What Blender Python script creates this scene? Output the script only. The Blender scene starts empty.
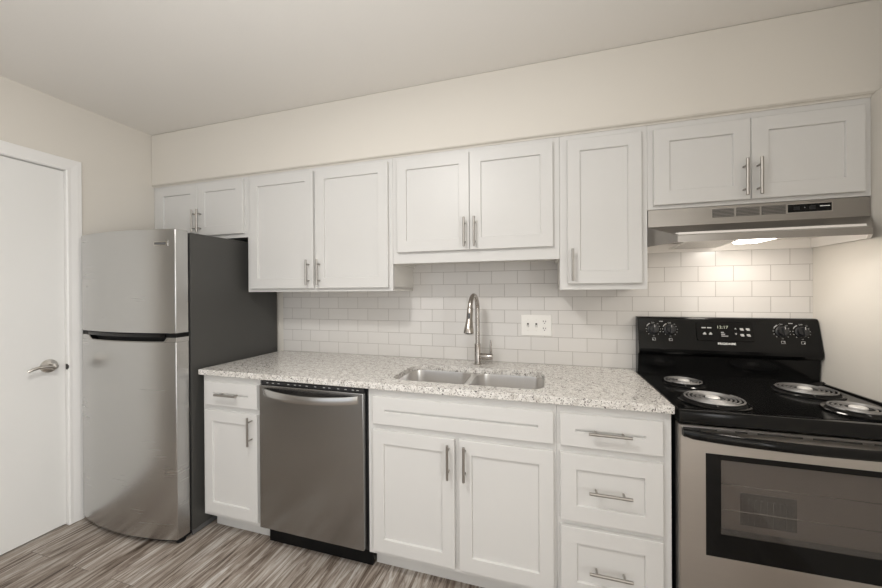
import bpy, bmesh, math, random
from mathutils import Vector, Matrix
random.seed(7)
C = bpy.context.scene.collection
SC = bpy.context.scene

# ------------------------------------------------------------------ camera
cam_d = bpy.data.cameras.new('camera'); cam = bpy.data.objects.new('camera', cam_d); C.objects.link(cam)
SC.camera = cam
R_ = Vector((0.95818764, 0.28607764, -0.0060031)); U_ = Vector((0.00497548, 0.00431886, 0.9999783)); F_ = Vector((-0.28609736, 0.95819671, -0.0027149))
cam.matrix_world = Matrix(((R_.x, U_.x, -F_.x, -1.22698702), (R_.y, U_.y, -F_.y, -2.08264546), (R_.z, U_.z, -F_.z, 1.34231954), (0, 0, 0, 1)))
cam_d.sensor_width = 36; cam_d.lens = 344.226466 / 882 * 36; cam_d.shift_y = -1.4626 / 882
cam_d.clip_start = 0.02; cam_d.clip_end = 100

# ------------------------------------------------------------------ world, lights, exposure
SC.view_settings.view_transform = 'Standard'; SC.view_settings.look = 'None'
SC.view_settings.gamma = 1; SC.view_settings.use_curve_mapping = False
SC.view_settings.exposure = 0.0
SC.cycles.use_denoising = True
SC.cycles.max_bounces = 8; SC.cycles.diffuse_bounces = 5
SC.cycles.sample_clamp_indirect = 6
w = bpy.data.worlds.new('world'); SC.world = w; w.use_nodes = True
w.node_tree.nodes['Background'].inputs[0].default_value = (0.95, 0.97, 1.0, 1)
w.node_tree.nodes['Background'].inputs[1].default_value = 0.9

def area(name, loc, rot, sx, sy, power, col=(1, 1, 1), spread=180):
    l = bpy.data.lights.new(name, 'AREA'); l.shape = 'RECTANGLE'; l.size = sx; l.size_y = sy
    l.energy = power; l.color = col; l.spread = math.radians(spread)
    o = bpy.data.objects.new(name, l); C.objects.link(o); o.location = loc; o.rotation_euler = rot
    return o
# fill lamp added in the made-up rear opening, also streaking the steel
area('rear_fill', (-2.5, -3.72, 1.15), (math.radians(90), 0, 0), 2.5, 2.0, 5, (0.95, 0.98, 1.0))
# upward lamp added to brighten the ceiling, like a bounced flash
area('upward_fill', (-1.75, -2.35, 1.65), (math.radians(180), 0, 0), 0.3, 0.3, 25.5, (0.98, 0.99, 1.0))
# fill lamp added at the far right to brighten the left wall; no window
area('side_fill', (0.40, -2.98, 1.25), (0, math.radians(90), 0), 1.7, 1.2, 41, (0.97, 0.985, 1.0))
# the kitchen's ceiling lamp
cl = area('ceiling_lamp', (-1.95, -1.75, 2.42), (0, 0, 0), .28, .28, 21, (1.0, 0.98, 0.95))
cl.data.shape = 'DISK'

# ------------------------------------------------------------------ materials
def nt(name):
    m = bpy.data.materials.new(name); m.use_nodes = True
    t = m.node_tree; b = t.nodes['Principled BSDF']
    return m, t, b
def mat(name, col, rough=0.5, metal=0.0, spec=0.5, coat=0.0, bump=0.0, bscale=60, var=0.0):
    m, t, b = nt(name)
    b.inputs['Base Color'].default_value = (*col, 1); b.inputs['Roughness'].default_value = rough
    b.inputs['Metallic'].default_value = metal; b.inputs['Specular IOR Level'].default_value = spec
    b.inputs['Coat Weight'].default_value = coat; b.inputs['Coat Roughness'].default_value = 0.05
    tc = t.nodes.new('ShaderNodeTexCoord'); n = t.nodes.new('ShaderNodeTexNoise')
    n.inputs['Scale'].default_value = bscale; n.inputs['Detail'].default_value = 4
    t.links.new(tc.outputs['Object'], n.inputs['Vector'])
    if var:
        mx = t.nodes.new('ShaderNodeMix'); mx.data_type = 'RGBA'
        mx.inputs[6].default_value = (*[c * (1 - var) for c in col], 1); mx.inputs[7].default_value = (*[min(1, c * (1 + var)) for c in col], 1)
        t.links.new(n.outputs['Fac'], mx.inputs[0]); t.links.new(mx.outputs[2], b.inputs['Base Color'])
    if bump:
        bp = t.nodes.new('ShaderNodeBump'); bp.inputs['Strength'].default_value = bump; bp.inputs['Distance'].default_value = 0.002
        t.links.new(n.outputs['Fac'], bp.inputs['Height']); t.links.new(bp.outputs['Normal'], b.inputs['Normal'])
    return m
def emit(name, col, s):
    m, t, b = nt(name)
    b.inputs['Base Color'].default_value = (*col, 1)
    b.inputs['Emission Color'].default_value = (*col, 1); b.inputs['Emission Strength'].default_value = s
    return m
def steel(name, col, rough, stretch=(2, 2, 220), amp=0.035, aniso=0.0, var=0.025):
    m, t, b = nt(name)
    b.inputs['Metallic'].default_value = 1
    tc = t.nodes.new('ShaderNodeTexCoord'); mp = t.nodes.new('ShaderNodeMapping'); mp.inputs['Scale'].default_value = stretch
    n = t.nodes.new('ShaderNodeTexNoise'); n.inputs['Scale'].default_value = 1; n.inputs['Detail'].default_value = 3
    t.links.new(tc.outputs['Object'], mp.inputs['Vector']); t.links.new(mp.outputs['Vector'], n.inputs['Vector'])
    n2 = t.nodes.new('ShaderNodeTexNoise'); n2.inputs['Scale'].default_value = 5; n2.inputs['Detail'].default_value = 3
    t.links.new(tc.outputs['Object'], n2.inputs['Vector'])
    mr = t.nodes.new('ShaderNodeMapRange'); mr.inputs['To Min'].default_value = rough - amp; mr.inputs['To Max'].default_value = rough + amp
    ad = t.nodes.new('ShaderNodeMath'); ad.operation = 'ADD'
    hf = t.nodes.new('ShaderNodeMath'); hf.operation = 'MULTIPLY'; hf.inputs[1].default_value = 0.5
    t.links.new(n.outputs['Fac'], ad.inputs[0]); t.links.new(n2.outputs['Fac'], ad.inputs[1]); t.links.new(ad.outputs[0], hf.inputs[0])
    t.links.new(hf.outputs[0], mr.inputs['Value']); t.links.new(mr.outputs['Result'], b.inputs['Roughness'])
    mx = t.nodes.new('ShaderNodeMix'); mx.data_type = 'RGBA'
    mx.inputs[6].default_value = (*[c * (1 - var) for c in col], 1); mx.inputs[7].default_value = (*[min(1, c * (1 + var)) for c in col], 1)
    t.links.new(n.outputs['Fac'], mx.inputs[0]); t.links.new(mx.outputs[2], b.inputs['Base Color'])
    if aniso:
        b.inputs['Anisotropic'].default_value = aniso
        tg = t.nodes.new('ShaderNodeTangent'); tg.direction_type = 'RADIAL'; tg.axis = 'Z'
        t.links.new(tg.outputs['Tangent'], b.inputs['Tangent'])
    return m

M = {}
M['wall'] = mat('wall_paint', (0.685, 0.65, 0.592), 0.75, spec=0.25, bump=0.12, bscale=180)
M['ceiling'] = mat('ceiling_paint', (0.80, 0.775, 0.735), 0.85, spec=0.2, bump=0.25, bscale=120)
M['cabinet'] = mat('white_cabinet_lacquer', (0.635, 0.626, 0.608), 0.38, spec=0.4, bump=0.03, bscale=150)
M['interior'] = mat('cabinet_side_panel', (0.74, 0.72, 0.68), 0.5)
M['door'] = mat('white_door_paint', (0.77, 0.765, 0.745), 0.45, spec=0.35, bump=0.05, bscale=90)
M['trim'] = mat('white_trim_paint', (0.80, 0.79, 0.77), 0.4)
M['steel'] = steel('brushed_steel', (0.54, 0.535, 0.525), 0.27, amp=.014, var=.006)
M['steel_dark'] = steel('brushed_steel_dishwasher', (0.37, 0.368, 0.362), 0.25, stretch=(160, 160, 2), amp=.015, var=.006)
M['steel_stove'] = steel('brushed_steel_stove', (0.53, 0.505, 0.48), 0.32, stretch=(2, 2, 220))
M['steel_sink'] = steel('satin_sink_steel', (0.76, 0.745, 0.73), 0.30, stretch=(80, 80, 2))
M['steel_hood'] = steel('brushed_hood_steel', (0.38, 0.362, 0.342), 0.34, stretch=(2, 60, 220))
M['hood_in'] = mat('hood_inner_metal', (0.84, 0.81, 0.77), 0.45, metal=0.1)  # whiter than the outer steel, to put the lamplit look into the colour
M['nickel'] = mat('satin_nickel', (0.56, 0.53, 0.49), 0.28, metal=1)
M['pull'] = mat('satin_nickel_pull', (0.40, 0.38, 0.355), 0.36, metal=1)
M['chrome'] = mat('chrome', (0.80, 0.79, 0.77), 0.12, metal=1)
M['medal'] = mat('bright_cap_metal', (0.75, 0.74, 0.72), 0.5, metal=0.4)
M['faucet'] = mat('faucet_nickel', (0.45, 0.42, 0.39), 0.22, metal=1)
M['charcoal'] = mat('charcoal_fridge_side', (0.054, 0.0525, 0.049), 0.42, bump=0.25, bscale=400)
M['black'] = mat('black_plastic', (0.012, 0.012, 0.013), 0.35)
M['grey_plastic'] = mat('grey_plastic', (0.10, 0.10, 0.10), 0.4)
M['enamel'] = mat('black_enamel', (0.005, 0.005, 0.005), 0.12, spec=0.26)
M['glass_black'] = mat('black_glass', (0.005, 0.005, 0.005), 0.08, spec=0.22)
M['coil'] = mat('burner_coil_metal', (0.30, 0.295, 0.29), 0.45, metal=0.8)
M['plastic_white'] = mat('white_plastic', (0.83, 0.81, 0.77), 0.3)
M['deep_black'] = mat('matt_black', (0.004, 0.004, 0.004), 0.6, spec=0.2)
M['slot'] = mat('dark_slot', (0.03, 0.028, 0.025), 0.6)
M['print'] = mat('white_print', (0.80, 0.80, 0.78), 0.5)
M['print_grey'] = mat('grey_print', (0.42, 0.42, 0.41), 0.5)
M['lens'] = emit('lit_hood_lens', (1.0, 0.93, 0.84), 11.0)
M['digits'] = emit('clock_digits', (0.40, 0.42, 0.33), 0.30)
M['rack'] = mat('oven_rack_wire', (0.6, 0.58, 0.55), 0.25, metal=1)
M['oven_in'] = mat('oven_enamel', (0.36, 0.32, 0.285), 0.35)
M['oven_vent'] = mat('dark_vent_metal', (0.03, 0.027, 0.024), 0.5)
M['filter'] = mat('aluminium_filter_mesh', (0.55, 0.53, 0.50), 0.45, metal=0.8, bump=1.0, bscale=260, var=0.3)

def glass_window():
    m, t, b = nt('tinted_oven_glass')
    b.inputs['Base Color'].default_value = (0.56, 0.52, 0.49, 1); b.inputs['Roughness'].default_value = 0.05
    b.inputs['Transmission Weight'].default_value = 0.92; b.inputs['IOR'].default_value = 1.45
    b.inputs['Specular IOR Level'].default_value = 0.9
    return m
M['window'] = glass_window()

def tile_mat():
    m, t, b = nt('white_subway_tile')
    tc = t.nodes.new('ShaderNodeTexCoord'); sep = t.nodes.new('ShaderNodeSeparateXYZ'); cb = t.nodes.new('ShaderNodeCombineXYZ')
    t.links.new(tc.outputs['Object'], sep.inputs[0])
    ax = t.nodes.new('ShaderNodeMath'); ax.inputs[1].default_value = 1.224 + 0.1515 * 20.5; t.links.new(sep.outputs['X'], ax.inputs[0])
    az = t.nodes.new('ShaderNodeMath'); az.inputs[1].default_value = -0.9205 + 0.0776 * 12; t.links.new(sep.outputs['Z'], az.inputs[0])
    t.links.new(ax.outputs[0], cb.inputs['X']); t.links.new(az.outputs[0], cb.inputs['Y'])
    br = t.nodes.new('ShaderNodeTexBrick'); br.offset = 0.5; br.offset_frequency = 2; br.squash = 1
    for k, v in (('Scale', 1), ('Mortar Size', 0.0012), ('Mortar Smooth', 0.4), ('Bias', 0), ('Brick Width', 0.1515), ('Row Height', 0.0776)):
        br.inputs[k].default_value = v
    br.inputs['Color1'].default_value = (0.68, 0.657, 0.63, 1); br.inputs['Color2'].default_value = (0.645, 0.623, 0.596, 1)  # slight tone spread between tiles stands in for their uneven reflections
    br.inputs['Mortar'].default_value = (0.30, 0.275, 0.25, 1)
    t.links.new(cb.outputs[0], br.inputs['Vector']); t.links.new(br.outputs['Color'], b.inputs['Base Color'])
    mr = t.nodes.new('ShaderNodeMapRange'); mr.inputs['To Min'].default_value = 0.22; mr.inputs['To Max'].default_value = 0.7
    t.links.new(br.outputs['Fac'], mr.inputs['Value']); t.links.new(mr.outputs['Result'], b.inputs['Roughness'])
    inv = t.nodes.new('ShaderNodeMath'); inv.operation = 'SUBTRACT'; inv.inputs[0].default_value = 1; t.links.new(br.outputs['Fac'], inv.inputs[1])
    bp = t.nodes.new('ShaderNodeBump'); bp.inputs['Strength'].default_value = 0.5; bp.inputs['Distance'].default_value = 0.0015
    n = t.nodes.new('ShaderNodeTexNoise'); n.inputs['Scale'].default_value = 7; t.links.new(tc.outputs['Object'], n.inputs['Vector'])
    bp2 = t.nodes.new('ShaderNodeBump'); bp2.inputs['Strength'].default_value = 0.12; bp2.inputs['Distance'].default_value = 0.01
    t.links.new(n.outputs['Fac'], bp2.inputs['Height']); t.links.new(bp2.outputs['Normal'], bp.inputs['Normal'])
    t.links.new(inv.outputs[0], bp.inputs['Height']); t.links.new(bp.outputs['Normal'], b.inputs['Normal'])
    return m
M['tile'] = tile_mat()

def granite_mat():
    m, t, b = nt('speckled_granite')
    tc = t.nodes.new('ShaderNodeTexCoord')
    def noise(sc, det=3, dist=0):
        n = t.nodes.new('ShaderNodeTexNoise'); n.inputs['Scale'].default_value = sc; n.inputs['Detail'].default_value = det; n.inputs['Distortion'].default_value = dist
        t.links.new(tc.outputs['Object'], n.inputs['Vector']); return n.outputs['Fac']
    def ramp(src, stops):
        r = t.nodes.new('ShaderNodeValToRGB'); e = r.color_ramp.elements
        while len(e) < len(stops): e.new(0.5)
        for el, (p, c) in zip(e, stops): el.position = p; el.color = (*c, 1)
        t.links.new(src, r.inputs['Fac']); return r.outputs['Color']
    def mix(f, a, c):
        x = t.nodes.new('ShaderNodeMix'); x.data_type = 'RGBA'; t.links.new(f, x.inputs[0]); t.links.new(a, x.inputs[6])
        if isinstance(c, tuple): x.inputs[7].default_value = (*c, 1)
        else: t.links.new(c, x.inputs[7])
        return x.outputs[2]
    base = ramp(noise(38, 4), [(0.30, (0.52, 0.49, 0.45)), (0.46, (0.68, 0.655, 0.62)), (0.62, (0.76, 0.74, 0.705))])
    g1 = ramp(noise(150, 2, 0.4), [(0.0, (0, 0, 0)), (0.59, (0, 0, 0)), (0.64, (1, 1, 1)), (1, (1, 1, 1))])
    base = mix(g1, base, (0.40, 0.375, 0.345))
    g2 = ramp(noise(190, 2, 0.6), [(0.0, (0, 0, 0)), (0.615, (0, 0, 0)), (0.645, (1, 1, 1)), (1, (1, 1, 1))])
    base = mix(g2, base, (0.10, 0.085, 0.075))
    g3 = ramp(noise(105, 1, 1.0), [(0.0, (0, 0, 0)), (0.655, (0, 0, 0)), (0.675, (1, 1, 1)), (1, (1, 1, 1))])
    base = mix(g3, base, (0.07, 0.065, 0.06))
    t.links.new(base, b.inputs['Base Color']); b.inputs['Roughness'].default_value = 0.16
    return m
M['granite'] = granite_mat()

def floor_mat():
    m, t, b = nt('grey_wood_planks')
    tc = t.nodes.new('ShaderNodeTexCoord'); mp = t.nodes.new('ShaderNodeMapping')
    mp.inputs['Rotation'].default_value = (0, 0, math.radians(90)); mp.inputs['Location'].default_value = (10, 10.03, 0)
    t.links.new(tc.outputs['Object'], mp.inputs['Vector'])
    br = t.nodes.new('ShaderNodeTexBrick'); br.offset = 0.37; br.offset_frequency = 2
    for k, v in (('Scale', 1), ('Mortar Size', 0.0011), ('Mortar Smooth', 0.3), ('Bias', 0), ('Brick Width', 1.22), ('Row Height', 0.152)): br.inputs[k].default_value = v
    br.inputs['Color1'].default_value = (0, 0, 0, 1); br.inputs['Color2'].default_value = (1, 1, 1, 1); br.inputs['Mortar'].default_value = (0.5, 0.5, 0.5, 1)
    t.links.new(mp.outputs[0], br.inputs['Vector'])
    # grain runs along y; each plank shifts its own grain
    off = t.nodes.new('ShaderNodeVectorMath'); off.operation = 'MULTIPLY_ADD'; off.inputs[1].default_value = (0.0, 7.3, 13.0)
    t.links.new(br.outputs['Color'], off.inputs[0]); t.links.new(tc.outputs['Object'], off.inputs[2])
    def grain(sx, sy, det, dist):
        q = t.nodes.new('ShaderNodeMapping'); q.inputs['Scale'].default_value = (sx, sy, 1); t.links.new(off.outputs[0], q.inputs['Vector'])
        n = t.nodes.new('ShaderNodeTexNoise'); n.inputs['Scale'].default_value = 1; n.inputs['Detail'].default_value = det; n.inputs['Distortion'].default_value = dist
        n.inputs['Roughness'].default_value = 0.66
        t.links.new(q.outputs[0], n.inputs['Vector']); return n.outputs['Fac']
    def ramp(src, stops):
        r = t.nodes.new('ShaderNodeValToRGB'); e = r.color_ramp.elements
        while len(e) < len(stops): e.new(0.5)
        for el, (p, c) in zip(e, stops): el.position = p; el.color = (*c, 1)
        t.links.new(src, r.inputs['Fac']); return r.outputs['Color']
    fine = ramp(grain(30, 2.6, 8, 1.6), [(0.34, (0.075, 0.056, 0.043)), (0.42, (0.20, 0.165, 0.138)), (0.51, (0.335, 0.298, 0.262)), (0.62, (0.51, 0.487, 0.455))])
    tone = ramp(grain(10, 1.1, 4, 1.4), [(0.3, (0.66, 0.60, 0.55)), (0.5, (0.95, 0.92, 0.90)), (0.7, (1.15, 1.17, 1.20))])
    x = t.nodes.new('ShaderNodeMix'); x.data_type = 'RGBA'; x.blend_type = 'MULTIPLY'; x.inputs[0].default_value = 1
    t.links.new(fine, x.inputs[6]); t.links.new(tone, x.inputs[7])
    pl_ = ramp(br.outputs['Color'], [(0, (0.86, 0.84, 0.82)), (1, (1.1, 1.1, 1.1))])
    y = t.nodes.new('ShaderNodeMix'); y.data_type = 'RGBA'; y.blend_type = 'MULTIPLY'; y.inputs[0].default_value = 1
    t.links.new(x.outputs[2], y.inputs[6]); t.links.new(pl_, y.inputs[7])
    z = t.nodes.new('ShaderNodeMix'); z.data_type = 'RGBA'; z.inputs[7].default_value = (0.13, 0.108, 0.09, 1)
    t.links.new(br.outputs['Fac'], z.inputs[0]); t.links.new(y.outputs[2], z.inputs[6])
    t.links.new(z.outputs[2], b.inputs['Base Color']); b.inputs['Roughness'].default_value = 0.5; b.inputs['Specular IOR Level'].default_value = 0.3
    return m
M['floor'] = floor_mat()

# ------------------------------------------------------------------ mesh helpers
def quad_ring(bm, a, b, smooth=False):
    n = len(a)
    for i in range(n):
        f = bm.faces.new((a[i], a[(i + 1) % n], b[(i + 1) % n], b[i])); f.smooth = smooth
def box(bm, x0, x1, y0, y1, z0, z1, bev=0.0, seg=2):
    x0, x1 = min(x0, x1), max(x0, x1); y0, y1 = min(y0, y1), max(y0, y1); z0, z1 = min(z0, z1), max(z0, z1)
    r = bmesh.ops.create_cube(bm, size=1.0, matrix=Matrix.Translation(((x0 + x1) / 2, (y0 + y1) / 2, (z0 + z1) / 2)) @ Matrix.Diagonal((x1 - x0, y1 - y0, z1 - z0, 1)))
    if bev:
        es = list({e for v in r['verts'] for e in v.link_edges})
        q = bmesh.ops.bevel(bm, geom=es, offset=bev, segments=seg, profile=0.5, affect='EDGES')
        for f in q['faces']: f.smooth = True
def loft(bm, rings, cap0=True, cap1=True, smooth=False):
    vs = [[bm.verts.new(p) for p in r] for r in rings]
    for a, b in zip(vs, vs[1:]): quad_ring(bm, a, b, smooth)
    if cap0: bm.faces.new(list(reversed(vs[0])))
    if cap1: bm.faces.new(vs[-1])
    return vs
def prism(bm, poly, axis, a, b, smooth=False):
    """poly: 2-D outline; axis 'x': (y,z) extruded in x, 'z': (x,y) extruded in z."""
    f = {'x': lambda p, t: (t, p[0], p[1]), 'z': lambda p, t: (p[0], p[1], t), 'y': lambda p, t: (p[0], t, p[1])}[axis]
    loft(bm, [[f(p, a) for p in poly], [f(p, b) for p in poly]], smooth=smooth)
def tube(bm, pts, r, seg=12, caps=True):
    pts = [Vector(p) for p in pts]; n = len(pts); rings = []
    rr = r if isinstance(r, (list, tuple)) else [r] * n
    prev = None
    for i, p in enumerate(pts):
        d = (pts[min(i + 1, n - 1)] - pts[max(i - 1, 0)]).normalized()
        if prev is None:
            up = Vector((0, 0, 1)) if abs(d.z) < 0.9 else Vector((1, 0, 0))
            a = d.cross(up).normalized()
        else:
            a = (prev - d * prev.dot(d)).normalized()
        prev = a; b = d.cross(a)
        rings.append([p + (a * math.cos(2 * math.pi * k / seg) + b * math.sin(2 * math.pi * k / seg)) * rr[i] for k in range(seg)])
    loft(bm, rings, caps, caps, True)
def lathe(bm, prof, centre, axis='z', seg=28, cap0=False, cap1=False, sx=1.0):
    c = Vector(centre); rings = []
    for r, h in prof:
        ring = []
        for k in range(seg):
            a = 2 * math.pi * k / seg; u, v = r * math.cos(a), r * math.sin(a)
            ring.append(c + {'z': Vector((u, v, h)), 'y': Vector((u, -h, v)), 'x': Vector((h, u, v * sx))}[axis])
        rings.append(ring)
    loft(bm, rings, cap0, cap1, True)
def rrect(x0, x1, y0, y1, r, n=6):
    out = []
    for cx, cy, a0 in ((x1 - r, y1 - r, 0), (x0 + r, y1 - r, 90), (x0 + r, y0 + r, 180), (x1 - r, y0 + r, 270)):
        for k in range(n + 1):
            a = math.radians(a0 + 90 * k / n); out.append((cx + r * math.cos(a), cy + r * math.sin(a)))
    return out
def obj(name, bm, m, parent=None, label=None, off=None, sharp=35):
    bmesh.ops.recalc_face_normals(bm, faces=bm.faces)
    if parent is not None:
        o0 = Vector(parent['_o']) if off is None else Vector(off)
        bmesh.ops.translate(bm, verts=bm.verts, vec=-o0)
    me = bpy.data.meshes.new(name)
    for e in bm.edges:
        if len(e.link_faces) == 2 and e.calc_face_angle(0) > math.radians(sharp): e.smooth = False
    bm.to_mesh(me); bm.free()
    ob = bpy.data.objects.new(name, me); C.objects.link(ob)
    ms = m if isinstance(m, list) else [m]
    for q in ms: me.materials.append(q)
    if parent is not None: ob.parent = parent; ob['_o'] = parent['_o']
    if label: ob['label'] = label
    return ob
def thing(name, label, cat, loc, group=None):
    o = bpy.data.objects.new(name, None); C.objects.link(o); o.empty_display_size = 0.1
    o.location = loc; o['label'] = label; o['category'] = cat; o['_o'] = tuple(loc)
    if group: o['group'] = group
    return o
def tag(o, label, cat, group=None):
    o['label'] = label; o['category'] = cat
    if group: o['group'] = group
    return o
def struct(name, bm, m, label=None):
    o = obj(name, bm, m); o['kind'] = 'structure'
    if label: o['label'] = label
    o['_o'] = (0, 0, 0)
    return o
def B(): return bmesh.new()
def one(*a, bev=0.0, seg=2):
    bm = B(); box(bm, *a, bev=bev, seg=seg); return bm
def text_mesh(bm, s, size, mtx, extrude=0.0, align='CENTER', sx=1.0, bold=0.0):
    cu = bpy.data.curves.new('text', 'FONT'); cu.body = s; cu.size = size; cu.align_x = align; cu.align_y = 'CENTER'; cu.extrude = extrude
    cu.resolution_u = 3; cu.offset = bold
    o = bpy.data.objects.new('text', cu); C.objects.link(o)
    dg = bpy.context.evaluated_depsgraph_get(); me = bpy.data.meshes.new_from_object(o.evaluated_get(dg))
    me.transform(mtx @ Matrix.Diagonal((sx, 1, 1, 1))); bm.from_mesh(me)
    bpy.data.objects.remove(o); bpy.data.curves.remove(cu); bpy.data.meshes.remove(me)

# ------------------------------------------------------------------ dimensions
XL = -3.884; CEIL = 2.46; YR = -3.75; XR2 = 0.42
SOFY, SOFZ = -0.332, 2.103

# ------------------------------------------------------------------ structure
struct('floor', one(-5.3, XR2 + .1, YR - .1, 0.1, -0.06, 0.0), M['floor'], 'grey brown wood plank floor')
struct('ceiling', one(-5.3, XR2 + .1, YR - .1, 0.1, CEIL, CEIL + .08), M['ceiling'], 'smooth off white ceiling')
struct('wall_back', one(XL - .15, XR2 + .1, 0.0, 0.1, 0, CEIL), M['wall'], 'beige back wall')
DY0, DY1, DZ = -0.789, -1.57, 2.06
bm = B()
box(bm, XL - .12, XL, DY0, 0.0, 0, CEIL); box(bm, XL - .12, XL, -1.80, DY1, 0, CEIL); box(bm, XL - .12, XL, YR, -3.45, 0, CEIL); box(bm, XL - .12, XL, -3.45, -1.80, 2.08, CEIL); box(bm, XL - .12, XL, DY1, DY0, DZ, CEIL)
struct('wall_left', bm, M['wall'], 'beige left wall')
bm = B(); box(bm, -5.3, -5.2, -3.75, -1.6, 0, CEIL); box(bm, -5.2, XL - .12, -3.75, -3.65, 0, CEIL); box(bm, -5.2, XL - .12, -1.70, -1.60, 0, CEIL)  # unseen hall added so the dishwasher steel reflects something dark
struct('wall_added_hall', bm, M['wall'], 'walls of an added unseen side hall')
bm = B()
box(bm, 0.0, XR2, -2.2, 0.0, 0, 2.105, bev=.004); box(bm, XR2, XR2 + .1, YR, 0.0, 0, CEIL)
struct('wall_right', bm, M['wall'], 'beige right wall')
bm = B()
OX0, OX1 = -3.8, -1.2  # unseen opening, invented to supply light and reflections in the steel
box(bm, XL, OX0, YR - .1, YR, 0, CEIL); box(bm, OX1, XR2, YR - .1, YR, 0, CEIL); box(bm, OX0, OX1, YR - .1, YR, 2.15, CEIL)
struct('wall_rear', bm, M['wall'], 'beige rear wall with added wide opening')
struct('wall_soffit', one(XL + .0005, XR2 - .0005, SOFY, -0.0005, SOFZ, CEIL - .0005, bev=.006), M['wall'], 'beige soffit above the wall cabinets')
# thin white strip between cabinets and soffit
bm = B(); prism(bm, [(-.3145, 2.0905), (-.316, 2.0905), (-.3175, 2.0955), (-.322, 2.0985), (-.331, 2.0995), (-.3325, 2.1026), (-.3145, 2.1026)], 'x', XL + .001, -0.001)
struct('trim_1', bm, M['wall'], 'beige cove strip under the soffit')
# tiled backsplash: between the uppers and the worktop, down behind the stove
bm = B(); box(bm, -3.046, -0.0006, -0.0085, -0.0004, 0.90, 1.72)
struct('wall_backsplash', bm, M['tile'], 'white subway tile backsplash')

# door_1 in the left wall
bm = B(); box(bm, XL - .05, XL - .010, DY1 + .003, DY0 - .003, 0.008, DZ - .006, bev=.0015)
door = struct('door_1', bm, M['door'], 'plain white flush door in the left wall'); door['_o'] = (0, 0, 0)
def casing_bm():
    bm = B(); prof = [(0.0, 0.0), (0.0, 0.010), (0.006, 0.0135), (0.020, 0.0125), (0.049, 0.016), (0.066, 0.0165), (0.0685, 0.014), (0.0685, 0.0)]
    def path(o, h): return [(XL + h, DY0 + o, 0.0), (XL + h, DY0 + o, DZ + o), (XL + h, DY1 - o, DZ + o), (XL + h, DY1 - o, 0.0)]
    cols = [[bm.verts.new(p) for p in path(o - 0.002, h)] for o, h in prof]
    for a, b in zip(cols, cols[1:] + cols[:1]):
        for k in range(3): bm.faces.new((a[k], a[k + 1], b[k + 1], b[k]))
    for k in (0, 3): bm.faces.new([c[k] for c in cols])
    return bm
obj('door_casing', casing_bm(), M['trim'], door)
bm = B(); box(bm, XL - .118, XL - .0005, DY0 - .0025, DY0 + .0005, 0, DZ); box(bm, XL - .118, XL - .0005, DY1 - .0005, DY1 + .0025, 0, DZ); box(bm, XL - .118, XL - .0005, DY1, DY0, DZ - .003, DZ + .0005)
obj('door_jamb', bm, M['trim'], door)
bm = B()
hx = XL - .010; hy, hz = -0.862, 0.938
lathe(bm, [(0.037, 0.0), (0.037, 0.004), (0.034, 0.009), (0.022, 0.013), (0.013, 0.016), (0.012, 0.042), (0.017, 0.048), (0.015, 0.058), (0.006, 0.062)], (hx, hy, hz), 'x', 26, True, True)
pts = []; rad = []
for k in range(13):
    t = k / 12
    pts.append((hx + .052 + .004 * math.sin(t * 3.1), hy - .004 - .100 * t, hz + .008 * math.sin(t * 2.6) - .014 * t * t * t)); rad.append(.0108 - .0040 * t)
tube(bm, pts, rad, 12)
obj('lever_handle', bm, M['nickel'], door, 'satin nickel lever handle')
bm = B(); box(bm, XL - .006, XL + .0105, DY0 - .0034, DY0 - .0021, .904, .936); prism(bm, [(XL + .009, .906), (XL + .0120, .911), (XL + .0128, .920), (XL + .0120, .929), (XL + .009, .934)], 'y', DY0 - .0021, DY0 + .002)
obj('strike_plate', bm, M['slot'], door, 'dark strike plate')

# ------------------------------------------------------------------ cabinet pieces
def shaker(x0, x1, z0, z1, yf, st, rt, rb, th=.019, rec=.009):
    """shaker front: outer slab with a recessed flat panel; front face at y=yf (towards -y)."""
    bm = B()
    def R(l, r, b, t, y): return [(x0 + l, y, z0 + b), (x1 - r, y, z0 + b), (x1 - r, y, z1 - t), (x0 + l, y, z1 - t)]
    e = .0016
    rings = [R(0, 0, 0, 0, yf + th), R(0, 0, 0, 0, yf + e), R(e, e, e, e, yf), R(st, st, rb, rt, yf), R(st + .0012, st + .0012, rb + .0012, rt + .0012, yf + .002), R(st + .0025, st + .0025, rb + .0025, rt + .0025, yf + rec)]
    loft(bm, rings, True, True)
    return bm
def pull(cx, cz, yf, L=.152, vertical=True, r=.0058, stand=.032):
    bm = B(); y = yf - stand; s = .048; h = L / 2
    P = (lambda t, yy: (cx, yy, cz + t)) if vertical else (lambda t, yy: (cx + t, yy, cz))
    tube(bm, [P(-h, y), P(-h + .0012, y), P(h - .0012, y), P(h, y)], [r * .8, r, r, r * .8], 14)
    for t in (-s, s): tube(bm, [P(t, yf + .0002), P(t, y)], .0042, 10)
    return bm
UY = -.314; DFY = -.333
G_UP = 'white wall cabinets'; G_BASE = 'white base cabinets'
def wall_cabinet(x0, x1, z0, label, doors, z1=2.0903):
    t = thing('wall_cabinet', label, 'cabinet', ((x0 + x1) / 2, -.16, z0), G_UP)
    e = .0004; x0 += e; x1 -= e
    bm = B(); box(bm, x0, x1, -.009, UY + .0192, z0 + .016, z1)
    box(bm, x0, x0 + .014, -.009, UY + .0192, z0, z0 + .02); box(bm, x1 - .014, x1, -.009, UY + .0192, z0, z0 + .02)
    obj('body', bm, M['interior'], t)
    obj('face_frame', one(x0, x1, UY, UY + .019, z0, z1, bev=.0008, seg=1), M['cabinet'], t)
    for (a, b, c, d, st, hx, hz) in doors:
        dr = obj('door', shaker(a, b, c, d, DFY, st, .056, .060), M['cabinet'], t)
        obj('handle', pull(hx, hz, DFY), M['pull'], dr, 'satin nickel bar pull')
    return t
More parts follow.
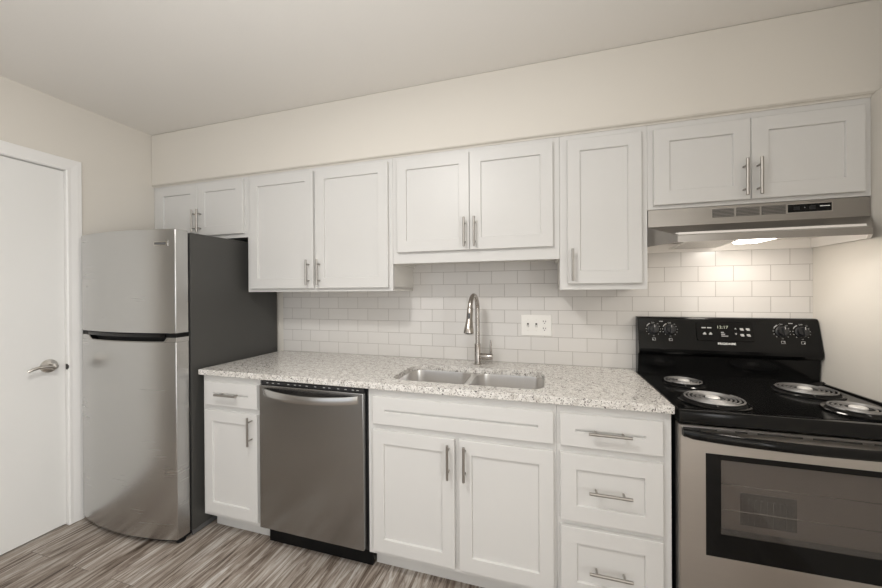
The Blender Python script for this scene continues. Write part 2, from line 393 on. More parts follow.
wall_cabinet(XL + .002, -3.048, 1.700, 'short white two door wall cabinet above the refrigerator', [(-3.834, -3.4560, 1.725, 2.072, .062, -3.468, 1.822), (-3.4530, -3.070, 1.725, 2.072, .060, -3.423, 1.822)])
wall_cabinet(-3.048, -2.033, 1.347, 'tall white two door wall cabinet right of the refrigerator', [(-3.013, -2.545, 1.367, 2.068, .056, -2.573, 1.460), (-2.529, -2.056, 1.367, 2.068, .060, -2.498, 1.460)])
wall_cabinet(-2.033, -1.152, 1.498, 'white two door wall cabinet above the sink', [(-2.001, -1.5955, 1.559, 2.066, .054, -1.618, 1.648), (-1.5930, -1.182, 1.559, 2.066, .058, -1.565, 1.648)])
wall_cabinet(-1.152, -0.774, 1.347, 'narrow single door white wall cabinet left of the range hood', [(-1.116, -0.800, 1.376, 2.062, .055, -1.096, 1.464)])
wall_cabinet(-0.774, -0.001, 1.7065, 'short white two door wall cabinet above the range hood', [(-0.752, -0.3955, 1.7225, 2.060, .060, -.421, 1.809), (-.3930, -0.029, 1.7225, 2.060, .058, -.373, 1.809)])

BY = -.614; BFY = -.633
def base_cabinet(x0, x1, label, fronts, toe=True):
    t = thing('base_cabinet', label, 'cabinet', ((x0 + x1) / 2, -.31, 0), G_BASE)
    e = .0004; x0 += e; x1 -= e
    if fronts[0][0] == 'false':   # sink base: open box so the bowls hang inside
        obj('side_panel', one(x0, x0 + .016, -.0222, BY + .0192, .1162, .8885), M['interior'], t); obj('side_panel', one(x1 - .016, x1, -.0222, BY + .0192, .1162, .8885), M['interior'], t)
        obj('back_panel', one(x0, x1, -.022, -.01, .10, .8885), M['interior'], t); obj('bottom_panel', one(x0, x1, -.0222, BY + .0192, .10, .116), M['interior'], t)
    else:
        bm = B(); box(bm, x0, x1, -.01, BY + .0192, .10, .8885); obj('body', bm, M['interior'], t)
    obj('face_frame', one(x0, x1, BY, BY + .019, .105, .8885, bev=.0008, seg=1), M['cabinet'], t)
    bm = B(); box(bm, x0, x1, -.539, -.523, 0.0, .104, bev=.001)
    obj('toe_kick', bm, M['cabinet'], t)
    for k, a, b, c, d, st, rt, rb, h in fronts:
        nm = {'false': 'drawer_front', 'door': 'door', 'drawer': 'drawer'}[k]
        f = obj(nm, shaker(a, b, c, d, BFY, st, rt, rb), M['cabinet'], t)
        if h: obj('handle', pull(h[0], h[1], BFY, .150, k == 'door'), M['pull'], f, 'satin nickel bar pull')
    return t
base_cabinet(-3.058, -2.6635, 'narrow white base cabinet between refrigerator and dishwasher', [
    ('drawer', -3.029, -2.6725, .727, .8554, .058, .0585, .0585, (-2.85, .795)),
    ('door', -3.029, -2.6725, .131, .698, .052, .058, .062, (-2.703, .619))])
base_cabinet(-2.0286, -1.180, 'wide white two door base cabinet under the sink', [
    ('false', -1.998, -1.1925, .727, .8554, .060, .0585, .0585, None),
    ('door', -1.999, -1.604, .1305, .698, .056, .060, .062, (-1.628, .608)),
    ('door', -1.584, -1.1925, .1305, .698, .056, .060, .062, (-1.556, .608))])
base_cabinet(-1.180, -0.775, 'white three drawer base cabinet beside the stove', [
    ('drawer', -1.167, -0.8065, .727, .8554, .056, .0585, .0585, (-.990, .795)),
    ('drawer', -1.167, -0.8065, .431, .698, .060, .060, .062, (-.989, .567)),
    ('drawer', -1.167, -0.8065, .130, .407, .060, .060, .062, (-.989, .260))])

# ------------------------------------------------------------------ worktop with sink cut-out
CT0, CT1 = .889, .919
bm = B()
outer = [(-3.069, -.6385), (-.7705, -.6385), (-.7705, -.0092), (-3.069, -.0092)]
hole = rrect(-1.950, -1.226, -.552, -.205, .075, 8)
es = []
for loop in (outer, hole):
    vs = [bm.verts.new((x, y, CT1)) for x, y in loop]
    es += [bm.edges.new((vs[i], vs[(i + 1) % len(vs)])) for i in range(len(vs))]
bmesh.ops.triangle_fill(bm, use_beauty=True, use_dissolve=False, edges=es)
top = list(bm.faces)
r = bmesh.ops.extrude_face_region(bm, geom=top)
bmesh.ops.translate(bm, verts=[v for v in r['geom'] if isinstance(v, bmesh.types.BMVert)], vec=(0, 0, CT0 - CT1))
ct = obj('countertop', bm, M['granite'])
bv = ct.modifiers.new('edge', 'BEVEL'); bv.width = .003; bv.segments = 2; bv.limit_method = 'ANGLE'; bv.angle_limit = math.radians(60)
tag(ct, 'speckled cream granite worktop running from refrigerator to stove', 'countertop')

# ------------------------------------------------------------------ sink
t = thing('sink', 'double bowl stainless steel sink set into the granite worktop', 'sink', (-1.588, -.378, .70))
ZR = .8882
LB = rrect(-1.958, -1.603, -.560, -.197, .070, 6); RB = rrect(-1.578, -1.218, -.560, -.197, .070, 6)
bm = B()
for lp, (xa, xb) in ((LB, (-1.985, -1.5905)), (RB, (-1.5905, -1.195))):
    ro = [(x, y, ZR) for x, y in rrect(xa, xb, -.585, -.172, .002, 6)]
    loft(bm, [ro, [(x, y, ZR) for x, y in lp]], False, False)
obj('rim', bm, M['steel_sink'], t)
for lp in (LB, RB):
    cx = sum(p[0] for p in lp) / len(lp); cy = sum(p[1] for p in lp) / len(lp)
    def sc(k, z): return [(cx + (x - cx) * k, cy + (y - cy) * k, z) for x, y in lp]
    bm = B(); loft(bm, [sc(1, ZR), sc(.992, ZR - .006), sc(.97, .75), sc(.95, .722), sc(.88, .706), sc(.75, .702), sc(.24, .698)], False, True, True)
    bs = obj('basin', bm, M['steel_sink'], t)
    bm = B(); lathe(bm, [(.052, 0), (.05, .003), (.040, .003), (.036, -.001), (.012, -.001), (.01, .006), (.004, .008)], (cx, cy + .02, .7015), 'z', 24, False, True)
    obj('drain', bm, M['chrome'], bs)

# ------------------------------------------------------------------ faucet
FX, FY = -1.597, -.105
t = thing('faucet', 'brushed nickel gooseneck pull down faucet behind the sink', 'faucet', (FX, FY, CT1))
bm = B(); lathe(bm, [(.024, 0), (.024, .003), (.0185, .005), (.0178, .01), (.0178, .118), (.0165, .120), (.0125, .1205)], (FX, FY, CT1 + .0002), 'z', 28, True, True)
obj('body', bm, M['faucet'], t)
pts = [(FX, FY, 1.03), (FX, FY, 1.10), (FX, FY, 1.17), (FX, FY, 1.235)]
for k in range(1, 17):
    a = math.pi * k / 16 * .955
    rr = .078; s = rr * (1 - math.cos(a))
    pts.append((FX - .07 * s, FY - s, 1.241 + rr * math.sin(a)))
bm = B(); tube(bm, pts, .0128, 16); obj('spout', bm, M['faucet'], t)
e = Vector(pts[-1]); d = (Vector(pts[-1]) - Vector(pts[-2])).normalized()
bm = B()
L = [(0, .0140), (.004, .0160), (.03, .0164), (.06, .0168), (.085, .0195), (.110, .0240), (.136, .0275), (.142, .0260), (.142, .019)]
tube(bm, [e + d * (q - .004) for q, _ in L], [x for _, x in L], 22); sh = obj('spray_head', bm, M['faucet'], t)
bm = B(); c0 = e + d * .045
box(bm, c0.x - .007, c0.x + .007, c0.y - .0200, c0.y - .010, c0.z - .022, c0.z + .018, bev=.003); obj('button', bm, M['grey_plastic'], sh, 'dark spray button')
bm = B(); tube(bm, [e + d * .1381, e + d * .1395], [.018, .0165], 18); obj('nozzle', bm, M['slot'], sh)
bm = B(); lathe(bm, [(.0165, .012), (.0185, .016), (.0185, .078), (.0175, .086), (.010, .088)], (FX, FY, .966), 'x', 24, True, True)
hd = obj('handle', bm, M['faucet'], t)
bm = B(); tube(bm, [(FX + .076, FY, .980), (FX + .0765, FY, 1.01), (FX + .078, FY, 1.05), (FX + .0785, FY, 1.062)], [.0062, .0060, .0055, .0045], 12); obj('lever', bm, M['faucet'], hd)

# ------------------------------------------------------------------ switch and socket plate on the tiles
t = thing('wall_plate', 'white switch and socket plate on the tiles right of the faucet', 'outlet', (-1.270, -.0086, 1.1435))
PY = -.0088
obj('plate', one(-1.355, -1.185, PY - .0055, PY, 1.083, 1.204, bev=.0022), M['plastic_white'], t)
for x in (-1.3165, -1.2695):
    bm = B(); box(bm, x - .005, x + .005, PY - .0068, PY - .0052, 1.132, 1.156); s = obj('switch', bm, M['slot'], t)
    bm = B(); prism(bm, [(PY - .006, 1.148), (PY - .017, 1.137), (PY - .017, 1.132), (PY - .006, 1.138)], 'x', x - .0035, x + .0035); obj('toggle', bm, M['plastic_white'], s)
    for zz in (1.112, 1.175):
        bm = B(); lathe(bm, [(.003, 0), (.0028, .0008)], (x, PY - .0056, zz), 'y', 10, True, True); obj('screw', bm, M['interior'], s)
for zz in (1.124, 1.164):
    bm = B(); prism(bm, [(x, z) for x, z in rrect(-1.2405, -1.2075, zz - .0145, zz + .0145, .011, 4)], 'y', PY - .0072, PY - .0052)
    rc = obj('socket', bm, M['plastic_white'], t)
    obj('slot', one(-1.2320, -1.2288, PY - .0078, PY - .007, zz - .001, zz + .008), M['slot'], rc, 'dark socket slot'); obj('slot', one(-1.2192, -1.2160, PY - .0078, PY - .007, zz - .001, zz + .007), M['slot'], rc, 'dark socket slot')
    bm = B(); lathe(bm, [(.0028, 0), (.0028, .0008)], (-1.224, PY - .007, zz - .0075), 'y', 10, True, True); obj('slot', bm, M['slot'], rc, 'dark socket slot')

# ------------------------------------------------------------------ refrigerator
FXL, FXR = -3.846, -3.091
t = thing('refrigerator', 'stainless steel top freezer refrigerator with charcoal side panels', 'refrigerator', ((FXL + FXR) / 2, -.36, 0))
obj('cabinet', one(FXL + .004, FXR - .0005, -.660, -.018, .03, 1.676, bev=.004), M['charcoal'], t, 'charcoal cabinet')
def curve_y(x):
    c = (FXL + FXR) / 2; h = (FXR - FXL) / 2
    return -.741 - .048 * (1 - ((x - c) / h) ** 2)
def slab(bm, b0, b1, t0, t1, z0, z1, yb, dy=0.0, n=28):
    def ring(a, b, z):
        xs = [a + (b - a) * k / n for k in range(n + 1)]
        return [(x, curve_y(x) + dy, z) for x in xs] + [(b, yb, z), (a, yb, z)]
    loft(bm, [ring(b0, b1, z0), ring(t0, t1, z1)], smooth=False)
def door_bev(ob, w=.004):
    m_ = ob.modifiers.new('edge', 'BEVEL'); m_.width = w; m_.segments = 3; m_.limit_method = 'ANGLE'; m_.angle_limit = math.radians(50)
    for p in ob.data.polygons: p.use_smooth = True
bm = B(); slab(bm, FXL, FXR, FXL, FXR, 1.1285, 1.684, -.672); fd = obj('freezer_door', bm, M['steel'], t); door_bev(fd)
bm = B(); slab(bm, FXL, FXR, FXL, FXR, .032, 1.082, -.672)
md = obj('fridge_door', bm, M['steel'], t); door_bev(md, .003)
bm = B(); slab(bm, FXL, -3.695, FXL, -3.730, 1.0823, 1.1065, -.672, n=8); obj('top_corner', bm, M['steel'], md)
bm = B(); slab(bm, -3.155, FXR, -3.135, FXR, 1.0823, 1.1065, -.672, n=4); obj('top_corner', bm, M['steel'], md)
bm = B(); slab(bm, FXL + .003, FXR - .003, FXL + .003, FXR - .003, 1.1070, 1.1280, -.672, dy=.006)
slab(bm, -3.694, -3.156, -3.728, -3.137, 1.0826, 1.1072, -.672, dy=.030)
hn = obj('door_handle', bm, M['deep_black'], t, 'black recessed grip between the doors')
bm = B(); xs = [-3.695 + (.540) * k / 24 for k in range(25)]
tube(bm, [(-3.730, curve_y(-3.73) - .001, 1.106), (-3.712, curve_y(-3.71) - .001, 1.094)] + [(x, curve_y(x) - .001, 1.0835) for x in xs] + [(-3.145, curve_y(-3.145) - .001, 1.094), (-3.136, curve_y(-3.136) - .001, 1.106)], .0026, 8)
obj('grip_lip', bm, M['pull'], hn)
bm = B(); slab(bm, -3.74, -3.150, -3.74, -3.150, 1.1085, 1.1255, -.70, dy=-.002, n=24); obj('grip_bar', bm, M['enamel'], hn)
# gasket between doors and cabinet
obj('gasket', one(FXL + .012, FXR - .010, -.672, -.660, .05, 1.10), M['black'], t, 'black door gasket'); obj('gasket', one(FXL + .012, FXR - .010, -.672, -.660, 1.135, 1.67), M['black'], t, 'black door gasket')
bm = B(); slab(bm, FXL + .02, FXR - .02, FXL + .02, FXR - .02, .010, .030, -.45, dy=.025); obj('base_grille', bm, M['black'], t, 'black base grille')
for x in (FXL + .06, FXR - .03):
    bm = B(); lathe(bm, [(.022, 0), (.022, .008), (.012, .012), (.012, .03)], (x, -.70, 0.0005), 'z', 16, True, True); obj('foot', bm, M['black'], t)
    bm = B(); lathe(bm, [(.022, 0), (.022, .008), (.012, .012), (.012, .03)], (x, -.08, 0.0005), 'z', 16, True, True); obj('foot', bm, M['black'], t)
bm = B(); box(bm, FXR - .012, FXR - .002, -.655, -.06, .004, .0295); obj('base_rail', bm, M['grey_plastic'], t)
# small badge on the freezer door
def on_front(x, z, lift):   # frame lying on the curved door front
    h = 1e-3; tx = Vector((2 * h, curve_y(x + h) - curve_y(x - h), 0)).normalized(); up = Vector((0, 0, 1)); n_ = tx.cross(up)
    p = Vector((x, curve_y(x), z)) + n_ * lift
    return Matrix(((tx.x, up.x, n_.x, p.x), (tx.y, up.y, n_.y, p.y), (tx.z, up.z, n_.z, p.z), (0, 0, 0, 1)))
def mbox(bm, m_, x0, x1, y0, y1, z0, z1, bev=0):
    b2 = B(); box(b2, x0, x1, y0, y1, z0, z1, bev=bev); bmesh.ops.transform(b2, matrix=m_, verts=b2.verts)
    me = bpy.data.meshes.new('tmp'); b2.to_mesh(me); b2.free(); bm.from_mesh(me); bpy.data.meshes.remove(me)
bm = B(); mtx = on_front(-3.168, 1.606, 0.0008); mbox(bm, mtx, -.040, .040, -.012, .012, 0, .0025, .0008)
bd = obj('badge', bm, M['chrome'], fd, 'small silver badge')
bm = B(); mbox(bm, mtx, -.036, .030, -.006, .006, .0022, .0032); obj('badge_strip', bm, M['grey_plastic'], bd)

# ------------------------------------------------------------------ dishwasher
t = thing('dishwasher', 'stainless steel dishwasher with bowed handle under the worktop', 'dishwasher', (-2.345, -.33, 0))
DX0, DX1 = -2.643, -2.040; DYF = -.646
obj('tub', one(-2.656, -2.036, -.600, -.02, .10, .884), M['black'], t, 'black tub casing')
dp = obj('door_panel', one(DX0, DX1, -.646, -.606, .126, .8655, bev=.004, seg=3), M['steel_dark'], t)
bm = B(); box(bm, DX0 + .004, DX1 - .002, -.634, -.600, .8665, .8855, bev=.002)
cs = obj('control_strip', bm, M['black'], t, 'black top control strip')
bm = B()
for k, x in enumerate([-2.60, -2.565, -2.53, -2.47, -2.43, -2.40, -2.36, -2.31, -2.26, -2.23, -2.18, -2.14, -2.10, -2.075]):
    obj('button_marking', one(x - .006, x + .006, -.6348, -.6338, .874, .8775), M['print_grey'], cs)
bm = B(); n = 24; rings = []
X0, X1 = -2.618, -2.068
for k in range(n + 1):
    q = k / n; x = X0 + (X1 - X0) * q; y = DYF - .002 - .046 * math.sin(math.pi * q) ** .65 ; zc = .833 - .010 * math.sin(math.pi * q); hh = .0185
    rings.append([(x, y, zc - hh + .004), (x, y + .002, zc - hh), (x, y + .009, zc - hh), (x, y + .009, zc + hh), (x, y + .002, zc + hh), (x, y, zc + hh - .004)])
loft(bm, rings, smooth=True); obj('handle', bm, M['steel'], dp)
obj('toe_panel', one(-2.655, -2.037, -.566, -.55, .002, .10), M['deep_black'], t, 'black toe panel')
obj('gap_strip', one(-2.0385, -2.0325, -.612, -.598, .11, .88), M['black'], t)  # black strip standing in for the shade in the gap beside the door

# ------------------------------------------------------------------ stove
SX0, SX1 = -.762, -.006
t = thing('stove', 'black and stainless freestanding electric coil stove beside the right wall', 'stove', (-.384, -.33, 0))
bm = B(); box(bm, SX0 + .003, SX1 - .003, -.607, -.03, .02, .866)
bm2 = bm; obj('body', bm2, M['black'], t)
# oven cavity seen through the window sits in the door zone
bm = B()
prof = [(-.062, .866), (-.062, .918), (-.080, .920), (-.090, .917), (-.100, .910), (-.60, .908), (-.622, .910), (-.640, .9155), (-.652, .914), (-.6575, .907), (-.6585, .895), (-.6585, .872), (-.655, .868), (-.645, .866)]
loft(bm, [[(SX0, y, z) for y, z in prof], [(SX1, y, z) for y, z in prof]], smooth=False)
ck = obj('cooktop', bm, M['enamel'], t, 'glossy black cooktop', sharp=30)
for p in ck.data.polygons: p.use_smooth = True
for x0, x1 in ((SX0, SX0 + .014), (SX1 - .014, SX1)):
    bm = B(); prism(bm, [(x0, .905), (x1, .905), (x1 - .002, .9148), (x0 + .002, .9148)], 'y', -.645, -.075); obj('side_rim', bm, M['enamel'], ck)
def burner(cx, cy, R, turns):
    z = .9095; rp = R + .019
    bm = B(); lathe(bm, [(rp, 0), (rp, .0030), (rp - .004, .0058), (rp - .010, .0048), (rp - .014, .0015)], (cx, cy, z), 'z', 40)
    ring = obj('burner', bm, M['enamel'], t)
    bm = B(); lathe(bm, [(rp - .0145, .0018), (rp * .7, .0010), (.02, .0006)], (cx, cy, z), 'z', 40, False, True); obj('drip_pan', bm, M['deep_black'], ring)
    bm = B(); pts = []; r0 = .032; N = int(turns * 32)
    for k in range(N + 1):
        a = 2 * math.pi * k / 32; r = r0 + (R - r0) * k / N; pts.append((cx + r * math.cos(a + .6), cy + r * math.sin(a + .6), z + .0135))
    tube(bm, pts, .0031, 8); obj('coil', bm, M['coil'], ring)
    bm = B(); lathe(bm, [(.0235, .010), (.0235, .0165), (.020, .0190), (.008, .0200)], (cx, cy, z), 'z', 24, True, True); obj('medallion', bm, M['medal'], ring, 'bright centre cap')
    bm = B()
    for k in range(3):
        a = k * 2 * math.pi / 3 + .3; dx, dy = math.cos(a), math.sin(a)
        tube(bm, [(cx + dx * .015, cy + dy * .015, z + .008), (cx + dx * R, cy + dy * R, z + .008)], .0022, 6)
    obj('coil_support', bm, M['coil'], ring)
burner(-.608, -.235, .076, 3.5); burner(-.600, -.500, .098, 5); burner(-.172, -.250, .098, 5); burner(-.166, -.500, .076, 3.5)
# backguard
bm = B()
prof = [(-.013, .868), (-.060, .868), (-.062, .935), (-.067, 1.013), (-.080, 1.020), (-.086, 1.030), (-.087, 1.045), (-.0525, 1.196), (-.047, 1.203), (-.038, 1.205), (-.013, 1.205)]
loft(bm, [[(SX0 + .006, y, z) for y, z in prof], [(SX1, y, z) for y, z in prof]])
bg = obj('backguard', bm, M['enamel'], t, 'black control backguard', sharp=25)
bb = bg.modifiers.new('edge', 'BEVEL'); bb.width = .003; bb.segments = 2; bb.limit_method = 'ANGLE'; bb.angle_limit = math.radians(50)
p0 = Vector((0, -.087, 1.045)); p1 = Vector((0, -.0525, 1.196)); upv = (p1 - p0).normalized(); nv = Vector((1, 0, 0)).cross(upv)
def bgm(x, z, lift=0.0004):   # frame lying on the sloped backguard face at height z
    p = p0 + upv * ((z - p0.z) / upv.z) + nv * lift; p.x = x
    return Matrix(((1, upv.x, nv.x, p.x), (0, upv.y, nv.y, p.y), (0, upv.z, nv.z, p.z), (0, 0, 0, 1)))
# control panel (raised glossy inset) with printing
bm = B(); mtx = bgm(-.380, 1.137, .0003)
poly = rrect(-.118, .118, -.047, .047, .008, 3)
loft(bm, [[mtx @ Vector((x, y, 0)) for x, y in poly], [mtx @ Vector((x * .985, y * .96, .0025)) for x, y in poly]])
cp = obj('control_panel', bm, M['glass_black'], bg)
mtx = bgm(-.380, 1.137, .0031)
bm = B(); text_mesh(bm, '12:17', .019, mtx @ Matrix.Translation((-.006, .021, 0)), sx=1.15); obj('clock_digits', bm, M['digits'], cp, 'dim clock digits')
def sym(*bx):
    bm = B()
    for q in bx: mbox(bm, mtx, *q, 0, .0003)
    obj('printed_symbol', bm, M['print_grey'], cp)
for x, wd in ((-.085, .018), (-.061, .018)): sym((x - wd / 2, x + wd / 2, .015, .0205))
for x in (-.083, -.058): sym((x - .007, x + .007, -.016, -.0105), (x - .003, x + .004, -.0107, -.005))
for k, wd in enumerate((.012, .016, .028)): sym((-.014, -.014 + wd, -.0055 - k * .009, -.002 - k * .009))
for ch, y in (('^', .012), ('v', -.009)):
    bm = B(); text_mesh(bm, ch, .018, mtx @ Matrix.Translation((.047, y, .0002)), bold=.0003); obj('printed_symbol', bm, M['print_grey'], cp)
for x in (.072, .097):
    for y in (.014, -.014): sym((x - .008, x + .006, y - .0026, y + .0045), (x - .005, x + .008, y - .007, y - .0024))
bm = B(); text_mesh(bm, 'FRIGIDAIRE', .0135, bgm(-.374, 1.079, .0006), extrude=.0002, sx=1.08, bold=.0003); obj('brand_lettering', bm, M['print'], bg)
# dials
def dial(x, z, corner):
    m_ = bgm(x, z, .0004)
    bm = B(); seg = 30; rings = []
    for r, h in ((.0255, 0), (.0255, .004), (.0215, .006), (.0205, .018), (.0185, .0205), (.0001, .0205)):
        rings.append([m_ @ Vector((r * math.cos(2 * math.pi * k / seg), r * math.sin(2 * math.pi * k / seg), h)) for k in range(seg)])
    loft(bm, rings, True, False, True)
    mbox(bm, m_, -.0055, .0055, -.021, .021, .016, .029, .002)
    kn = obj('knob', bm, M['black'], t)
    bm = B(); mbox(bm, m_, -.0008, .0008, .008, .020, .0288, .0294); obj('pointer', bm, M['print'], kn)
    bm = B()
    for a in (150, 175, 200, 228, 312, 340, 5, 30):
        q = math.radians(a); cx, cy = .0325 * math.cos(q), .0325 * math.sin(q); mbox(bm, m_, cx - .0016, cx + .0016, cy - .0016, cy + .0016, 0, .0003)
    for a in range(118, 150, 8):
        q = math.radians(a); cx, cy = .0335 * math.cos(q), .0335 * math.sin(q); mbox(bm, m_, cx - .0018, cx + .0018, cy - .0025, cy + .0025, 0, .0003)
    text_mesh(bm, 'OFF', .0085, m_ @ Matrix.Translation((0, .034, .0003))); text_mesh(bm, 'LO', .0065, m_ @ Matrix.Translation((.021, .029, .0003)))
    text_mesh(bm, 'HI', .0075, m_ @ Matrix.Translation((0, -.033, .0003)))
    s = .0075; cy = -.050
    for a0, a1, b0, b1 in ((-s, s, cy - .0065, cy - .005), (-s, s, cy + .005, cy + .0065), (-s, -s + .0015, cy - .0065, cy + .0065), (s - .0015, s, cy - .0065, cy + .0065)): mbox(bm, m_, a0, a1, b0, b1, 0, .0003)
    dx, dy = corner; mbox(bm, m_, dx * .004 - .0022, dx * .004 + .0022, cy + dy * .002 - .0018, cy + dy * .002 + .0018, 0, .0003)
    obj('dial_marking', bm, M['print_grey'], kn)
dial(-.686, 1.141, (-1, -1)); dial(-.611, 1.141, (-1, 1)); dial(-.151, 1.143, (1, 1)); dial(-.076, 1.143, (1, -1))
for x in (-.648, -.113):
    m_ = bgm(x, 1.182); bm = B(); mbox(bm, m_, -.008, -.002, -.0018, .0018, 0, .0003); mbox(bm, m_, -.001, .008, -.0018, .0018, 0, .0003); obj('small_print', bm, M['print_grey'], bg)
# oven door: frame of steel around black glass with a see-through window
OY = -.653; OZ0, OZ1 = .205, .861
WX0, WX1, WZ0, WZ1 = -.682, -.086, .406, .767
IX0, IX1, IZ0, IZ1 = -.637, -.131, .489, .748
def frame(bm, x0, x1, z0, z1, a0, a1, c0, c1, yf, yb, e=.002):
    def R(X0, X1, Z0, Z1, y): return [(X0, y, Z0), (X1, y, Z0), (X1, y, Z1), (X0, y, Z1)]
    vs = loft(bm, [R(a0, a1, c0, c1, yb), R(x0, x1, z0, z1, yb), R(x0, x1, z0, z1, yf + e), R(x0 + e, x1 - e, z0 + e, z1 - e, yf), R(a0, a1, c0, c1, yf)], False, False)
    quad_ring(bm, vs[-1], vs[0])
bm = B(); frame(bm, SX0, SX1, OZ0, OZ1, WX0, WX1, WZ0, WZ1, OY, -.612, .004)
od = obj('oven_door', bm, M['steel_stove'], t)
bm = B(); frame(bm, WX0, WX1, WZ0, WZ1, IX0, IX1, IZ0, IZ1, OY - .0012, -.614, .001)
gb = obj('door_glass', bm, M['glass_black'], od, 'black glass border')
obj('window_pane', one(IX0 - .0005, IX1 + .0005, OY - .0004, OY + .004, IZ0 - .0005, IZ1 + .0005), M['window'], od, 'tinted see-through window')
# oven interior just behind the pane, inside the door depth and body front
bm = B()
for a in ((SX0 + .05, SX1 - .05, -.6125, -.6080, .40, .76),): box(bm, *a)
obj('inner_liner', bm, M['oven_in'], od)
for z in (.565, .655):
    bm = B(); tube(bm, [(IX0 - .02, -.628, z), (IX1 + .02, -.628, z)], .0016, 6); obj('oven_rack', bm, M['rack'], od)
bm = B(); box(bm, -.565, -.405, -.6150, -.6128, .512, .625)
for k in range(9): box(bm, -.560 + k * .018, -.553 + k * .018, -.6165, -.6148, .518, .605)
obj('oven_vent', bm, M['oven_vent'], od, 'dark slatted vent')
for a, b in ((-.751, -.648), (-.596, -.560), (-.532, -.409), (-.383, -.259), (-.230, -.10)): obj('vent_slot', one(a, b, OY - .0006, OY + .002, .8475, .8530), M['slot'], od)
# bowed black handle
bm = B(); rings = []; n = 30; HX0, HX1 = -.754, -.014
for k in range(n + 1):
    q = k / n; x = HX0 + (HX1 - HX0) * q; bow = math.sin(math.pi * q) ** .55
    y = OY - .008 - .042 * bow; zc = .836 - .004 * bow; hh = .0165 if .03 < q < .97 else .013; dd = .012
    rings.append([(x, y + dd * math.cos(2 * math.pi * j / 14), zc + hh * math.sin(2 * math.pi * j / 14)) for j in range(14)])
loft(bm, rings, smooth=True); hd = obj('handle', bm, M['enamel'], od, 'bowed black handle')
for a, b in ((-.752, -.700), (-.068, -.016)):
    bm = B(); box(bm, a, b, OY - .014, OY - .0008, .820, .850, bev=.004)
    obj('end_bracket', bm, M['black'], hd)
bm = B(); box(bm, SX0, SX1, OY + .002, -.612, .045, .198, bev=.004); dw = obj('drawer', bm, M['steel_stove'], t)
for x in (-.72, -.05):
    for y in (-.56, -.08):
        bm = B(); lathe(bm, [(.018, 0), (.018, .006), (.009, .01), (.009, .022)], (x, y, .0005), 'z', 12, True, True); obj('foot', bm, M['black'], t)

# ------------------------------------------------------------------ range hood
t = thing('range_hood', 'stainless under cabinet range hood with lit lamp above the stove', 'range hood', (-.383, -.2, 1.54))
HB = 1.540; HL = 1.567; HF = 1.628; HT = 1.704; a, b = -.7715, -.004
def ringb(z, i=0.0, yb=-.0095): return [(a + i, yb - i, z), (a + i, -.315 + i * .3, z), (-.697 + i * .6, -.445 + i, z), (-.087 - i * .6, -.445 + i, z), (b - i, -.315 + i * .3, z), (b - i, yb - i, z)]
bm = B()
bot = [bm.verts.new(p) for p in ringb(HB)]
mid = [bm.verts.new(p) for p in [(a, -.0095, HF), (a, -.315, HF), (-.697, -.445, HL), (-.087, -.445, HL), (b, -.315, HF), (b, -.0095, HF)]]
tp = [bm.verts.new(p) for p in [(a, -.0095, HT), (a, -.315, HT), (b, -.315, HT), (b, -.0095, HT)]]
quad_ring(bm, bot, mid)
bm.faces.new((mid[1], mid[2], mid[3], mid[4]))
bm.faces.new((mid[0], mid[1], tp[1], tp[0])); bm.faces.new((mid[1], mid[4], tp[2], tp[1])); bm.faces.new((mid[4], mid[5], tp[3], tp[2])); bm.faces.new((mid[5], mid[0], tp[0], tp[3])); bm.faces.new(tp)
i1 = [bm.verts.new(p) for p in ringb(HB + .0005, .010)]; i2 = [bm.verts.new(p) for p in ringb(HB + .042, .014)]
n_out = len(bm.faces); quad_ring(bm, i1, bot); quad_ring(bm, i2, i1); bm.faces.new(i2)
for k, f in enumerate(bm.faces): f.material_index = 0 if k < n_out else 1
hood = obj('canopy', bm, [M['steel_hood'], M['hood_in']], t)
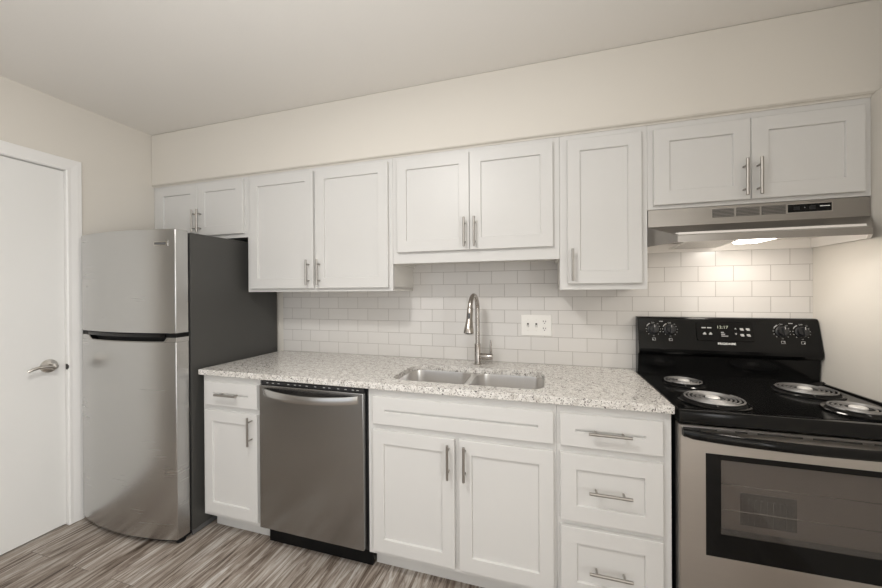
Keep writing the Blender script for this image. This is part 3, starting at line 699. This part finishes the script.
for x0, x1 in ((-.525, -.447), (-.439, -.358), (-.351, -.270)):
    bm = B(); box(bm, x0, x1, -.3158, -.3152, 1.656, 1.692)
    v = obj('vent', bm, M['grey_plastic'], t)
    bm = B()
    for k in range(6): z = 1.6588 + k * .0058; prism(bm, [(-.3156, z), (-.3195, z - .0008), (-.3195, z + .0012), (-.3156, z + .0030)], 'x', x0 + .001, x1 - .001)
    obj('louvre', bm, M['steel_hood'], v)
obj('switch_panel_frame', one(-.268, -.119, -.3170, -.3152, 1.655, 1.693), M['steel_stove'], t)
pn = obj('switch_panel', one(-.264, -.1235, -.3185, -.3168, 1.658, 1.690, bev=.0005), M['glass_black'], t, 'black switch panel')
for x in (-.236, -.185): obj('rocker_switch', one(x - .010, x + .010, -.3215, -.3184, 1.667, 1.681, bev=.001), M['black'], pn)
obj('printed_marking', one(-.161, -.130, -.3189, -.3184, 1.6765, 1.6795), M['print'], pn)
obj('printed_marking', one(-.211, -.208, -.3189, -.3184, 1.674, 1.677), M['print_grey'], pn)
def slant(bm, x0, x1, y0, y1, z0, z1, th):   # thin plate from (y0, z0) at the front to (y1, z1) at the back
    prism(bm, [(y0, z0), (y1, z1), (y1, z1 + th), (y0, z0 + th)], 'x', x0, x1)
bm = B(); slant(bm, -.600, -.412, -.335, -.05, 1.566, 1.552, .005); ft = obj('grease_filter', bm, M['filter'], t)
for a_, b_ in ((-.611, -.6005), (-.4115, -.402)):
    bm = B(); slant(bm, a_, b_, -.335, -.05, 1.565, 1.551, .007); obj('filter_frame', bm, M['chrome'], ft)
bm = B(); poly = rrect(-.392, -.302, -.375, -.165, .01, 3)
loft(bm, [[(x, y, 1.5815) for x, y in poly], [(x, y, 1.560) for x, y in poly], [(x * .9 + (-.347) * .1, y * .9 - .27 * .1, 1.553) for x, y in poly]]); obj('lamp_lens', bm, M['lens'], t, 'lit white lamp lens')
area('hood_lamp', (-.335, -.27, 1.5515), (0, 0, 0), .085, .18, 1.6, (1.0, 0.93, 0.85))

for o in list(bpy.data.objects):
    if '_o' in o: del o['_o']
